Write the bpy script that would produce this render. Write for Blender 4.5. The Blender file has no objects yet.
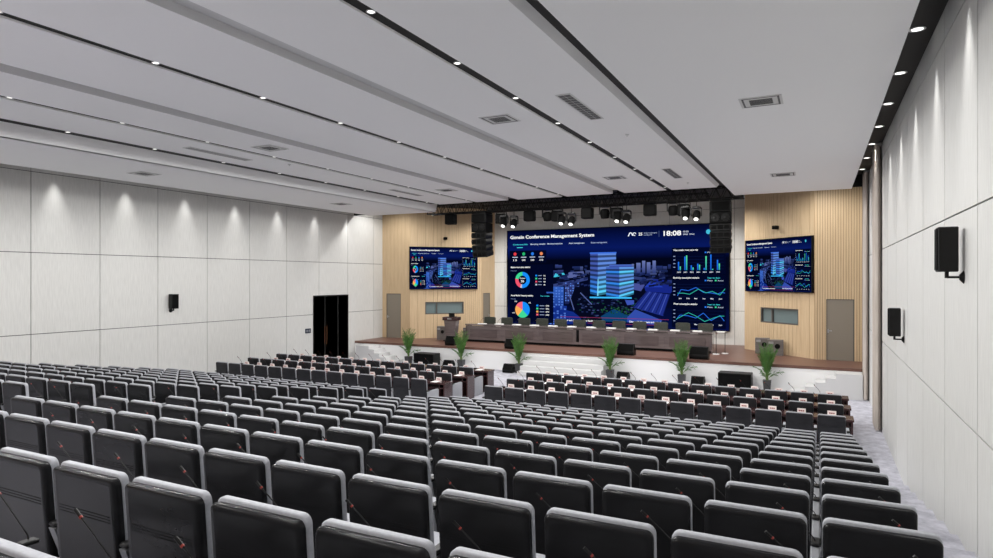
import bpy, math, random
from mathutils import Vector, Matrix
R = math.radians
col = bpy.context.scene.collection
scn = bpy.context.scene

# ------------------------------------------------------------------ camera, world, exposure
CAM_Z = 3.88
F_PX = 635.0
YAW = math.atan(322.5 / F_PX)
cam_d = bpy.data.cameras.new('camera')
cam_d.sensor_width = 36.0
cam_d.lens = 36.0 * F_PX / 993.0
cam_d.clip_start = 0.05
cam = bpy.data.objects.new('camera', cam_d)
cam.location = (0, 0, CAM_Z)
cam.rotation_euler = (R(90), 0, YAW)
col.objects.link(cam)
scn.camera = cam

world = bpy.data.worlds.new('world'); scn.world = world
world.use_nodes = True
world.node_tree.nodes['Background'].inputs[0].default_value = (1.0, 1.0, 1.0, 1)
world.node_tree.nodes['Background'].inputs[1].default_value = 0.3

scn.view_settings.view_transform = 'Standard'
scn.view_settings.look = 'None'
scn.view_settings.gamma = 1.0
scn.view_settings.use_curve_mapping = False
scn.view_settings.exposure = 0.0

P_DOWN = 152.0       # watts of each ceiling downlight
P_WASH = 190.0       # watts of each wall washer
P_WIDE = 0.0       # watts of the washers' wide beam
P_STAGE = 430.0     # watts of each lamp over the stage

# ------------------------------------------------------------------ materials
def srgb(r, g, b):
    f = lambda v: (v/255/12.92) if v/255 <= 0.04045 else ((v/255+0.055)/1.055)**2.4
    return (f(r), f(g), f(b), 1)
def new_mat(name):
    m = bpy.data.materials.new(name); m.use_nodes = True
    return m, m.node_tree, m.node_tree.nodes['Principled BSDF']
def plain(name, c, rough=0.6, metal=0.0, spec=0.5, coat=0.0):
    m, nt, b = new_mat(name)
    b.inputs['Base Color'].default_value = srgb(*c)
    b.inputs['Roughness'].default_value = rough
    b.inputs['Metallic'].default_value = metal
    b.inputs['Specular IOR Level'].default_value = spec
    b.inputs['Coat Weight'].default_value = coat
    return m
def noisy(name, c1, c2, scale=(1,1,1), rough=0.6, nscale=5, spec=0.5, bump=0.0, coat=0.0, detail=4):
    m, nt, b = new_mat(name)
    tc = nt.nodes.new('ShaderNodeTexCoord'); mp = nt.nodes.new('ShaderNodeMapping')
    mp.inputs['Scale'].default_value = scale
    n = nt.nodes.new('ShaderNodeTexNoise'); n.inputs['Scale'].default_value = nscale
    n.inputs['Detail'].default_value = detail
    cr = nt.nodes.new('ShaderNodeValToRGB')
    cr.color_ramp.elements[0].position = 0.3; cr.color_ramp.elements[1].position = 0.7
    cr.color_ramp.elements[0].color = srgb(*c1); cr.color_ramp.elements[1].color = srgb(*c2)
    nt.links.new(tc.outputs['Object'], mp.inputs[0]); nt.links.new(mp.outputs[0], n.inputs['Vector'])
    nt.links.new(n.outputs['Fac'], cr.inputs[0]); nt.links.new(cr.outputs[0], b.inputs['Base Color'])
    b.inputs['Roughness'].default_value = rough
    b.inputs['Specular IOR Level'].default_value = spec
    b.inputs['Coat Weight'].default_value = coat
    if bump:
        bp = nt.nodes.new('ShaderNodeBump'); bp.inputs['Strength'].default_value = bump
        bp.inputs['Distance'].default_value = 0.01
        nt.links.new(n.outputs['Fac'], bp.inputs['Height']); nt.links.new(bp.outputs[0], b.inputs['Normal'])
    return m
def emis(name, c, s):
    m, nt, b = new_mat(name)
    b.inputs['Base Color'].default_value = (0.02, 0.02, 0.02, 1)
    b.inputs['Emission Color'].default_value = srgb(*c)
    b.inputs['Emission Strength'].default_value = s
    return m

M = {}
M['wall'] = noisy('wall_panel_laminate', (210,210,207), (223,223,220), (14,14,0.9), 0.55, 3.0, 0.3)
M['groove'] = plain('panel_joint', (70,70,70), 0.9)
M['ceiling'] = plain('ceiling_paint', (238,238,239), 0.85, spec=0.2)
M['ceiling_shade'] = plain('ceiling_recess_shade', (206,206,207), 0.85, spec=0.2)  # ceiling paint darkened: shade of the troughs and slope put into the colour
M['black_slot'] = plain('black_slot', (26,26,26), 0.6, spec=0.3)
M['wood'] = noisy('light_wood', (196,170,136), (212,188,153), (9,9,0.35), 0.5, 3.0, 0.35)
M['wood_dark'] = plain('wood_recess', (140,114,84), 0.7)
M['deck'] = noisy('stage_deck_wood', (98,68,58), (122,88,76), (0.6,7,1), 0.38, 3.0, 0.5)
M['white'] = plain('white_paint', (247,247,247), 0.45, spec=0.4)
M['white_dimmed'] = plain('white_dimmed', (214,214,214), 0.5, spec=0.3)  # same white as the stage front, darkened to offset stronger light on the steps
M['shell'] = noisy('black_seat_shell', (27,27,28), (34,34,36), (1,1,3), 0.20, 3.0, 0.12)
M['desk_shell'] = noisy('charcoal_chair_shell', (40,40,43), (48,48,51), (1,1,3), 0.25, 3.0, 0.2)
M['grey_fabric'] = noisy('grey_cushion', (164,166,172), (176,178,184), (1,1,1), 0.7, 60, 0.3)
M['grey_leg'] = plain('grey_leg', (130,132,136), 0.5)
M['black'] = plain('black_plastic', (14,14,14), 0.45, spec=0.25)
M['black_matte'] = plain('black_matte', (8,8,8), 0.75, spec=0.15)
M['black_gloss'] = plain('black_gloss', (8,8,9), 0.12, spec=0.5)
M['speaker_cloth'] = noisy('speaker_grille', (5,5,5), (13,13,13), (1,1,1), 0.8, 120, 0.12)
M['red'] = plain('red_ring', (150,48,38), 0.5)
M['steel'] = plain('steel', (180,180,182), 0.35, 0.9)
M['bronze'] = plain('bronze_handle', (120,80,58), 0.35, 0.7)
M['door_taupe'] = plain('taupe_door', (132,124,112), 0.5)
M['win_frame'] = plain('window_frame', (84,80,76), 0.5)
M['desk'] = noisy('dark_red_wood', (54,32,32), (74,46,46), (1,8,8), 0.22, 3.0, 0.6, coat=0.3)
M['head_table'] = noisy('head_table_wood', (100,90,91), (116,105,105), (1,6,6), 0.14, 2.0, 0.7, coat=0.5)
M['head_panel'] = noisy('head_table_panel', (90,80,81), (106,95,95), (1,6,6), 0.12, 2.0, 0.7, coat=0.5)
M['olive'] = plain('dark_olive_leather', (58,62,54), 0.45)
M['paper'] = plain('paper', (245,245,243), 0.7)
M['card'] = plain('card', (236,222,218), 0.6)
M['card_ink'] = plain('card_ink', (150,70,66), 0.6)
M['grey_box'] = noisy('grey_speaker_wood', (96,90,88), (116,110,106), (1,1,6), 0.5, 4)
M['pot'] = plain('charcoal_pot', (62,62,64), 0.5)
M['leaf'] = noisy('palm_leaf', (46,90,32), (88,134,56), (1,1,1), 0.5, 6)
M['stem'] = plain('palm_stem', (94,120,56), 0.6)
M['curtain'] = noisy('taupe_curtain', (186,176,166), (206,196,188), (1,1,0.2), 0.8, 6)
M['vent'] = plain('vent_white', (205,205,205), 0.5)
M['vent_dark'] = plain('vent_dark', (96,96,96), 0.7)
M['vent_mid'] = plain('vent_mid', (148,148,148), 0.7)
M['lamp'] = emis('lamp_lens', (255,253,248), 2.5)
M['navy'] = plain('navy_panel', (24,34,60), 0.3)
m, nt, b = new_mat('window_glass')
b.inputs['Base Color'].default_value = srgb(110,126,128); b.inputs['Roughness'].default_value = 0.12
b.inputs['Specular IOR Level'].default_value = 0.5
M['pane'] = m
m, nt, b = new_mat('carpet')
tc = nt.nodes.new('ShaderNodeTexCoord'); mp = nt.nodes.new('ShaderNodeMapping')
n1 = nt.nodes.new('ShaderNodeTexNoise'); n1.inputs['Scale'].default_value = 4.5; n1.inputs['Detail'].default_value = 8
n1.inputs['Roughness'].default_value = 0.7
cr = nt.nodes.new('ShaderNodeValToRGB'); cr.color_ramp.elements[0].position = .36; cr.color_ramp.elements[1].position = .64
cr.color_ramp.elements[0].color = srgb(164,164,174); cr.color_ramp.elements[1].color = srgb(202,202,211)
nt.links.new(tc.outputs['Object'], n1.inputs['Vector']); nt.links.new(n1.outputs['Fac'], cr.inputs[0])
nt.links.new(cr.outputs[0], b.inputs['Base Color']); b.inputs['Roughness'].default_value = 0.95
b.inputs['Specular IOR Level'].default_value = 0.1
M['carpet'] = m
m, nt, b = new_mat('screen_picture')
at = nt.nodes.new('ShaderNodeAttribute'); at.attribute_name = 'Col'
b.inputs['Base Color'].default_value = (0.0,0.0,0.0,1); b.inputs['Roughness'].default_value = 1.0; b.inputs['Specular IOR Level'].default_value = 0.0
nt.links.new(at.outputs['Color'], b.inputs['Emission Color']); b.inputs['Emission Strength'].default_value = 1.0
M['screen'] = m

# ------------------------------------------------------------------ mesh helpers
class MB:
    def __init__(s): s.v = []; s.f = []; s.m = []
    def add(s, vs, fs, mi=0, mat=None):
        o = len(s.v)
        for p in vs:
            p = Vector(p)
            if mat is not None: p = mat @ p
            s.v.append(p)
        for f in fs: s.f.append([o+i for i in f]); s.m.append(mi)
        return s
    def box(s, x0, x1, y0, y1, z0, z1, mi=0, mat=None, bev=0.0):
        if bev <= 0:
            vs = [(x0,y0,z0),(x1,y0,z0),(x1,y1,z0),(x0,y1,z0),(x0,y0,z1),(x1,y0,z1),(x1,y1,z1),(x0,y1,z1)]
            fs = [(0,3,2,1),(4,5,6,7),(0,1,5,4),(1,2,6,5),(2,3,7,6),(3,0,4,7)]
            return s.add(vs, fs, mi, mat)
        b = bev; vs = []; idx = {}
        X = (x0,x1); Y = (y0,y1); Z = (z0,z1)
        for i in (0,1):
            for j in (0,1):
                for k in (0,1):
                    sx = 1-2*i; sy = 1-2*j; sz = 1-2*k
                    for ax in range(3):
                        p = [X[i]+sx*b, Y[j]+sy*b, Z[k]+sz*b]
                        p[ax] = (X[i],Y[j],Z[k])[ax]
                        idx[(i,j,k,ax)] = len(vs); vs.append(p)
        fs = []
        def q(a): fs.append([idx[t] for t in a])
        for i in (0,1): q([(i,0,0,0),(i,1,0,0),(i,1,1,0),(i,0,1,0)] if i else [(i,0,0,0),(i,0,1,0),(i,1,1,0),(i,1,0,0)])
        for j in (0,1): q([(0,j,0,1),(0,j,1,1),(1,j,1,1),(1,j,0,1)] if j else [(0,j,0,1),(1,j,0,1),(1,j,1,1),(0,j,1,1)])
        for k in (0,1): q([(0,0,k,2),(1,0,k,2),(1,1,k,2),(0,1,k,2)] if k else [(0,0,k,2),(0,1,k,2),(1,1,k,2),(1,0,k,2)])
        for j in (0,1):
            for k in (0,1): q([(0,j,k,1),(1,j,k,1),(1,j,k,2),(0,j,k,2)])
        for i in (0,1):
            for k in (0,1): q([(i,0,k,0),(i,1,k,0),(i,1,k,2),(i,0,k,2)])
        for i in (0,1):
            for j in (0,1): q([(i,j,0,0),(i,j,1,0),(i,j,1,1),(i,j,0,1)])
        for i in (0,1):
            for j in (0,1):
                for k in (0,1): q([(i,j,k,0),(i,j,k,1),(i,j,k,2)])
        return s.add(vs, fs, mi, mat)
    def tube(s, pts, r, n=8, mi=0, mat=None, caps=True):
        pts = [Vector(p) for p in pts]
        rs = r if isinstance(r, (list, tuple)) else [r]*len(pts)
        vs = []; fs = []
        for i, p in enumerate(pts):
            d = (pts[min(i+1,len(pts)-1)] - pts[max(i-1,0)]).normalized()
            a = Vector((0,0,1)) if abs(d.z) < 0.9 else Vector((1,0,0))
            u = d.cross(a).normalized(); w = d.cross(u).normalized()
            for k in range(n):
                t = 2*math.pi*k/n
                vs.append(p + (u*math.cos(t)+w*math.sin(t))*rs[i])
        for i in range(len(pts)-1):
            for k in range(n):
                fs.append((i*n+k, i*n+(k+1)%n, (i+1)*n+(k+1)%n, (i+1)*n+k))
        if caps:
            fs.append(tuple(range(n))[::-1]); fs.append(tuple((len(pts)-1)*n+k for k in range(n)))
        return s.add(vs, fs, mi, mat)
    def prism(s, outline, axis, a0, a1, mi=0, mat=None):
        # outline: list of 2-D points; axis: the extrusion axis
        n = len(outline); vs = []
        for a in (a0, a1):
            for (p, q) in outline:
                vs.append({'x': (a,p,q), 'y': (p,a,q), 'z': (p,q,a)}[axis])
        fs = [tuple(range(n)), tuple(range(2*n-1, n-1, -1))]
        for i in range(n): fs.append((i, (i+1)%n, n+(i+1)%n, n+i))
        return s.add(vs, fs, mi, mat)
    def loft(s, rings, mi=0, mat=None, cap=True):
        n = len(rings[0]); vs = [p for r in rings for p in r]; fs = []
        for i in range(len(rings)-1):
            for k in range(n):
                fs.append((i*n+k, i*n+(k+1)%n, (i+1)*n+(k+1)%n, (i+1)*n+k))
        if cap:
            fs.append(tuple(range(n))[::-1]); fs.append(tuple((len(rings)-1)*n+k for k in range(n)))
        return s.add(vs, fs, mi, mat)
    def mesh(s, name, mats, smooth=False):
        me = bpy.data.meshes.new(name)
        me.from_pydata([tuple(p) for p in s.v], [], s.f)
        if not isinstance(mats, (list, tuple)): mats = [mats]
        for mm in mats: me.materials.append(mm)
        me.polygons.foreach_set('material_index', s.m)
        me.validate(); me.update()
        import bmesh
        bm = bmesh.new(); bm.from_mesh(me)
        bmesh.ops.recalc_face_normals(bm, faces=bm.faces[:])
        bm.to_mesh(me); bm.free()
        if smooth:
            for p in me.polygons: p.use_smooth = True
            me.set_sharp_from_angle(angle=R(42))
        return me
    def build(s, name, mats, parent=None, smooth=False, loc=None):
        o = bpy.data.objects.new(name, s.mesh(name, mats, smooth)); col.objects.link(o)
        if parent is not None: o.parent = parent
        if loc is not None: o.location = loc
        return o

def tag(o, label=None, cat=None, group=None, kind=None):
    if label: o['label'] = label
    if cat: o['category'] = cat
    if group: o['group'] = group
    if kind: o['kind'] = kind
    return o
def empty(name, loc, rz=0, label=None, cat=None, group=None):
    o = bpy.data.objects.new(name, None); col.objects.link(o)
    o.location = loc; o.rotation_euler = (0,0,rz); o.empty_display_size = 0.2
    return tag(o, label, cat, group)
def copy_tree(o, parent=None):
    c = o.copy(); col.objects.link(c); c.parent = parent
    for ch in list(o.children): copy_tree(ch, c)
    return c
def structure(o): o['kind'] = 'structure'; return o
def rrect(x0, x1, z0, z1, r, n=5):
    pts = []
    for cx, cz, a0 in ((x1-r, z1-r, 0), (x0+r, z1-r, 90), (x0+r, z0+r, 180), (x1-r, z0+r, 270)):
        for k in range(n+1):
            a = R(a0 + 90*k/n); pts.append((cx+r*math.cos(a), cz+r*math.sin(a)))
    return pts
ORD = ['zeroth','first','second','third','fourth','fifth','sixth','seventh','eighth','ninth','tenth','eleventh','twelfth','thirteenth','fourteenth','fifteenth','sixteenth']

# ------------------------------------------------------------------ hall dimensions (metres, camera stands at 0,0)
XR = 1.43; XL = -19.95            # side walls
CX = -9.2                         # hall's middle line
ROW = 0.91; RISE = 0.15; Y0 = 2.838; H0 = 1.113; SEAT_H = 0.955
YST = 24.2; ZST = 0.90            # stage front and stage floor height
YBW = 30.45                       # wall behind the big screen
ZC1 = CAM_Z + 3.26; ZC0 = CAM_Z + 3.00; ZSL = CAM_Z + 3.45
YBK = -5.0
LEFT_DY = 0.20
def row_y(k): return Y0 + ROW*k
def row_z(k): return CAM_Z - (H0 + RISE*k) - SEAT_H

# floor with one tread per seat row
fl = MB()
def tiers(x0, x1, dy):
    prof = [(YBK, row_z(-4))]
    for k in range(-3, 13):
        y = row_y(k) - 0.22 + dy
        zt = max(row_z(k), 0.0) if k < 12 else 0.0
        prof.append((y, prof[-1][1])); prof.append((y, zt))
    prof.append((YBW+0.3, 0.0))
    prof += [(YBW+0.3, -0.3), (YBK, -0.3)]
    fl.prism(prof, 'x', x0, x1)
tiers(-9.0, XR+0.3, 0.0); tiers(XL-0.3, -9.0, LEFT_DY)
structure(fl.build('floor', M['carpet']))

# side walls: laminate panels with open joints
SEAM_Z = [CAM_Z-1.576, CAM_Z+0.755, CAM_Z+3.06]
def panel_wall(name, side, ys, openings=()):
    w = MB(); x = XR if side > 0 else XL
    w.box(min(x+side*0.03, x+side*0.25), max(x+side*0.03, x+side*0.25), YBK, YBW+0.3, -0.3, ZSL+0.3, 1)
    zs = [-0.3] + SEAM_Z + [ZSL+0.2]
    g = 0.010
    for i in range(len(ys)-1):
        for j in range(len(zs)-1):
            y0, y1, z0, z1 = ys[i]+g, ys[i+1]-g, zs[j]+g, zs[j+1]-g
            rects = [(y0,y1,z0,z1)]
            for (oy0, oy1, oz1) in openings:
                out = []
                for (a,b_,c_,d) in rects:
                    if b_ <= oy0 or a >= oy1 or c_ >= oz1: out.append((a,b_,c_,d)); continue
                    if a < oy0: out.append((a,oy0,c_,d))
                    if b_ > oy1: out.append((oy1,b_,c_,d))
                    if d > oz1: out.append((max(a,oy0),min(b_,oy1),oz1,d))
                rects = out
            for (a,b_,c_,d) in rects:
                w.box(min(x, x+side*0.03), max(x, x+side*0.03), a, b_, c_, d, 0)
    return structure(w.build(name, [M['wall'], M['groove']]))
ys = [YBK] + [9.82+1.89*k for k in range(-7, 12)] + [YBW+0.3]
DOOR_Y = (21.36, 23.72); DOOR_Z = CAM_Z - 0.735
panel_wall('wall_left', -1, [YBK] + [10.09+1.942*k for k in range(-7, 11)] + [YBW+0.3], [(DOOR_Y[0], DOOR_Y[1], DOOR_Z)])
panel_wall('wall_right', 1, ys)

# wall behind the big screen
w = MB()
w.box(XL, XR, YBW+0.03, YBW+0.3, -0.3, ZSL+1.5, 1)
xs = [-15.65, -14.97, -12.1, -9.2, -6.3, -3.4, -2.55]
for i in range(len(xs)-1):
    for z0, z1 in ((0.5, CAM_Z-1.45), (CAM_Z-1.45, CAM_Z+0.9), (CAM_Z+0.9, CAM_Z+3.2), (CAM_Z+3.2, ZSL+1.4)):
        w.box(xs[i]+.008, xs[i+1]-.008, YBW, YBW+.03, z0+.008, z1-.008, 0)
structure(w.build('wall_stage_back', [M['wall'], M['groove']]))

# ceiling: two outer panels, three middle bands with shallow troughs between them, black light slots
c = MB()
YC = 23.65; YO = 24.15
c.box(-2.70, .968, YBK, YO, ZC0, ZC0+.35)
c.box(-18.94, -15.32, YBK, YO, ZC0, ZC0+.35)
SL = [(-4.91,.10), (-8.99,.10), (-13.06,.10)]
bands = [(-3.24,-4.81),(-5.01,-6.58),(-7.03,-8.89),(-9.09,-11.02),(-11.47,-12.96),(-13.16,-14.80)]
for a, b_ in bands: c.box(b_, a, YBK, YC, ZC1, ZC1+.3)
for a, b_ in ((-6.58,-7.03),(-11.02,-11.47)): c.box(b_-.02, a+.02, YBK, YC, ZC1+.13, ZC1+.3, 1); c.box(b_-.001, b_+.004, YBK, YC, ZC1+.003, ZC1+.13, 1)  # trough tops and sides take the painted-in shade colour
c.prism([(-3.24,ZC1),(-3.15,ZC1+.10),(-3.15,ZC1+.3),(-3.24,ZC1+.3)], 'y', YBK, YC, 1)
c.prism([(-15.32,ZC0),(-15.25,ZC1+.04),(-15.25,ZC1+.3),(-15.45,ZC1+.3),(-15.45,ZC0)], 'y', YBK, YO)
c.box(XL-.3, XR+.3, YBK, YO-.3, ZSL+.10, ZSL+.3)
structure(c.build('ceiling', [M['ceiling'], M['ceiling_shade']]))
c = MB()
for x, h in SL: c.box(x-h, x+h, YBK, YC, ZC1+.03, ZC1+.3)
c.box(-3.15, -2.70, YBK, YC, ZC1+.10, ZC1+.3)
c.box(-15.25, -14.80, YBK, YC, ZC1+.04, ZC1+.3)
c.box(.90, XR, YBK, YO, ZSL, ZSL+.1)
c.box(XL, -18.88, YBK, YO, ZSL, ZSL+.1)
c.box(XL-.3, XR+.3, YC, YBW+.3, CAM_Z+3.62, CAM_Z+3.75)
c.box(-15.45, -2.6, YC-.02, YC+.02, ZC1+.1, ZSL+.6)
c.box(-2.70, XR, YO-.02, YO+.02, ZC0+.05, ZSL+.6); c.box(XL, -15.3, YO-.02, YO+.02, ZC0+.05, ZSL+.6)
structure(c.build('trim_1', M['black_slot']))

# wood-slatted walls beside the screen
def slat_wall(name, P, Q, zb, zt, pitch, gap, holes=(), depth=0.03):
    P = Vector(P); Q = Vector(Q); L = (Q-P).length; d = (Q-P)/L
    mat = Matrix(((d.x, -d.y, 0, P.x), (d.y, d.x, 0, P.y), (0,0,1,0), (0,0,0,1)))
    # local x runs along the wall, local -y faces the hall
    w = MB()
    def cut(x0, x1, y0, y1, mi):
        rects = [(x0, x1, zb, zt)]
        for (a0, a1, b0, b1) in holes:
            out = []
            for (p0,p1,q0,q1) in rects:
                if p1 <= a0 or p0 >= a1 or q1 <= b0 or q0 >= b1: out.append((p0,p1,q0,q1)); continue
                if p0 < a0: out.append((p0,a0,q0,q1))
                if p1 > a1: out.append((a1,p1,q0,q1))
                m0, m1 = max(p0,a0), min(p1,a1)
                if q0 < b0: out.append((m0,m1,q0,b0))
                if q1 > b1: out.append((m0,m1,b1,q1))
            rects = out
        for (p0,p1,q0,q1) in rects: w.box(p0,p1,y0,y1,q0,q1,mi,mat)
    cut(0, L, 0, 0.12, 1)
    x = 0
    while x < L-1e-4:
        x1 = min(x+pitch(x/L)-gap, L)
        cut(x, x1, -depth, 0, 0)
        x += pitch(x/L)
    return structure(w.build(name, [M['wood'], M['wood_dark']])), mat
RC = Vector((-0.13, 26.40, 0)); RB = Vector((-2.80, 28.94, 0))
LC = Vector((2*CX+.13, 26.40, 0)); LB = Vector((2*CX+2.80, 28.94, 0))
zt = CAM_Z+3.62
WIN = (0.92, 2.92, CAM_Z-1.78, CAM_Z-1.16)    # along-wall window opening (from the screen side)
Lw = (RC-RB).length
slat_wall('wall_stage_right', RB, RC, ZST, zt, lambda t: .11 if t < .42 else (.20 if t < .8 else .40), .014, [(WIN[0],WIN[1],WIN[2],WIN[3])])
slat_wall('wall_stage_left', LC, LB, ZST, zt, lambda t: .40 if t < .3 else (.20 if t < .6 else .11), .014, [(Lw-WIN[1],Lw-WIN[0],WIN[2],WIN[3])])
DTOP = CAM_Z-.74
slat_wall('wall_stage_front_right', RC, (XR,26.40,0), ZST, zt, lambda t: .085, .016, [(.37,1.27,0,DTOP)])
slat_wall('wall_stage_front_left', (XL,26.40,0), LC, ZST, zt, lambda t: .085, .016, [(.26,1.14,0,DTOP)])
slat_wall('wall_stage_return_left', LB, (LB.x,YBW,0), ZST, zt, lambda t: .085, .016, [(.2,.95,0,DTOP)])
slat_wall('wall_stage_return_right', (RB.x,YBW,0), RB, ZST, zt, lambda t: .085, .016)
w = MB(); w.box(XL-.3, XR+.3, YBK-.25, YBK, -.3, ZSL+.3)
structure(w.build('wall_back', M['wood_dark']))

# doors
def door(name, P, d, wdt, h, handle_x):
    # P: lower corner, d: unit direction along the wall; door lies just behind the slats
    mat = Matrix(((d.x, -d.y, 0, P[0]), (d.y, d.x, 0, P[1]), (0,0,1,P[2]), (0,0,0,1)))
    b_ = MB(); b_.box(0, wdt, -.012, .05, 0, h, 0, mat)
    o = structure(b_.build(name, M['door_taupe']))
    f = MB()
    f.box(0, .03, -.03, .0, 0, h, 0, mat); f.box(wdt-.03, wdt, -.03, 0, 0, h, 0, mat); f.box(0.03, wdt-.03, -.03, 0, h-.03, h, 0, mat)
    f.build('door_frame', M['win_frame'], o)
    k = MB(); k.box(handle_x-.02, handle_x+.02, -.03, -.012, 1.0, 1.14, 0, mat)
    k.box(handle_x-.01, handle_x+.12, -.07, -.05, 1.06, 1.09, 0, mat); k.box(handle_x-.01, handle_x+.015, -.06, -.02, 1.06, 1.09, 0, mat)
    k.build('door_handle', M['steel'], o)
    return o
dh = DTOP - ZST
door('door_2', (XL+.26, 26.40, ZST), Vector((1,0,0)), .88, dh, .06)
door('door_3', (LB.x, LB.y+.2, ZST), Vector((0,1,0)), .75, dh, .62)
door('door_4', (RC.x+.37, 26.40, ZST), Vector((1,0,0)), .90, dh, .06)
d = MB(); d.box(XL-.10, XL-.06, DOOR_Y[0], DOOR_Y[1], 0, DOOR_Z)
d1 = structure(d.build('door_1', M['black_gloss']))
for a, b_ in ((DOOR_Y[0]+.05, 22.15), (22.17, 23.02), (23.04, 23.67)):
    q = MB(); q.box(XL-.06, XL-.03, a, b_, .02, DOOR_Z-.06); q.build('door_leaf', M['black_gloss'], d1)
q = MB()
for a, b_, e, f in ((DOOR_Y[0],DOOR_Y[0]+.05,0,DOOR_Z),(DOOR_Y[1]-.05,DOOR_Y[1],0,DOOR_Z),(DOOR_Y[0]+.05,DOOR_Y[1]-.05,DOOR_Z-.05,DOOR_Z)):
    q.box(XL-.08, XL+.01, a, b_, e, f)
q.build('door_frame', M['black'], d1)
for y in (22.09, 22.23):
    q = MB(); q.tube([(XL+.02,y,.95),(XL+.02,y,1.75)], .014, 8); q.tube([(XL-.04,y,1.02),(XL+.02,y,1.02)], .01, 6); q.tube([(XL-.04,y,1.68),(XL+.02,y,1.68)], .01, 6)
    q.build('door_handle', M['bronze'], d1, True)

# control-room windows in the slanted wood walls
def window(name, P, Q, a0, a1, split):
    P = Vector(P); Q = Vector(Q); dd = (Q-P).normalized()
    mat = Matrix(((dd.x, -dd.y, 0, P.x), (dd.y, dd.x, 0, P.y), (0,0,1,0), (0,0,0,1)))
    z0, z1 = WIN[2], WIN[3]
    g = MB(); g.box(a0+.02, a1-.02, .075, .085, z0+.02, z1-.02, 0, mat)
    o = structure(g.build(name, M['pane']))
    f = MB(); t = .05
    f.box(a0, a1, -.02, .10, z0, z0+t, 0, mat); f.box(a0, a1, -.02, .10, z1-t, z1, 0, mat)
    f.box(a0, a0+t, -.02, .10, z0+t, z1-t, 0, mat); f.box(a1-t, a1, -.02, .10, z0+t, z1-t, 0, mat)
    f.box(split-.03, split+.03, .0, .10, z0+t, z1-t, 0, mat)
    f.build('window_frame', M['win_frame'], o)
window('window_1', LC, LB, Lw-WIN[1], Lw-WIN[0], Lw-WIN[1]+.60)
window('window_2', RB, RC, WIN[0], WIN[1], WIN[0]+.60)

# ------------------------------------------------------------------ stage platform and steps
st = empty('stage', (CX, YST, 0), 0, 'raised stage with white front and brown wooden deck across the hall end', 'stage')
st_inv = Matrix.Translation((-CX, -YST, 0))
p = MB(); p.box(XL+.001, XR-.001, YST+.03, 26.36, 0, ZST-.10, 0, st_inv); p.build('stage_front', M['white'], st)
p = MB(); p.prism([(XL+.001,YST),(XR-.001,YST),(XR-.001,26.38),(RC.x,26.38),(RB.x,RB.y-.04),(RB.x,YBW-.01),(LB.x,YBW-.01),(LB.x,LB.y-.04),(LC.x,26.38),(XL+.001,26.38)], 'z', ZST-.10, ZST, 0, st_inv)
p.build('stage_deck', M['deck'], st)
s_ = MB()
for i, z in enumerate((.18,.36,.54,.72)):
    s_.box(-10.8-CX, -7.4-CX, -1.12+.28*i+.001*i, -0.001, 0 if i == 0 else z-.18, z)
o = s_.build('stage_steps', M['white_dimmed'], None, loc=(CX, YST, 0))
tag(o, 'wide white steps up the middle of the stage front', 'steps')
def side_steps(xs0, sgn, label):
    s_ = MB()
    lv = [(.80,0,.76),(.64,.76,1.06),(.48,1.06,1.36),(.32,1.36,1.66),(.16,1.66,2.1)]
    for z, a, b_ in lv:
        x0, x1 = sorted((sgn*a, sgn*b_)); s_.box(x0, x1, -.82, -.001, 0, z)
    o = s_.build('stage_steps', M['white_dimmed'], None, loc=(xs0, YST, 0)); tag(o, label, 'steps')
side_steps(XR-.18, -1, 'narrow white steps beside the curtains, rising to the stage end by door in slatted wall')
side_steps(XL+.72, 1, 'narrow white steps beside the black double door, rising to the stage')

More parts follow.
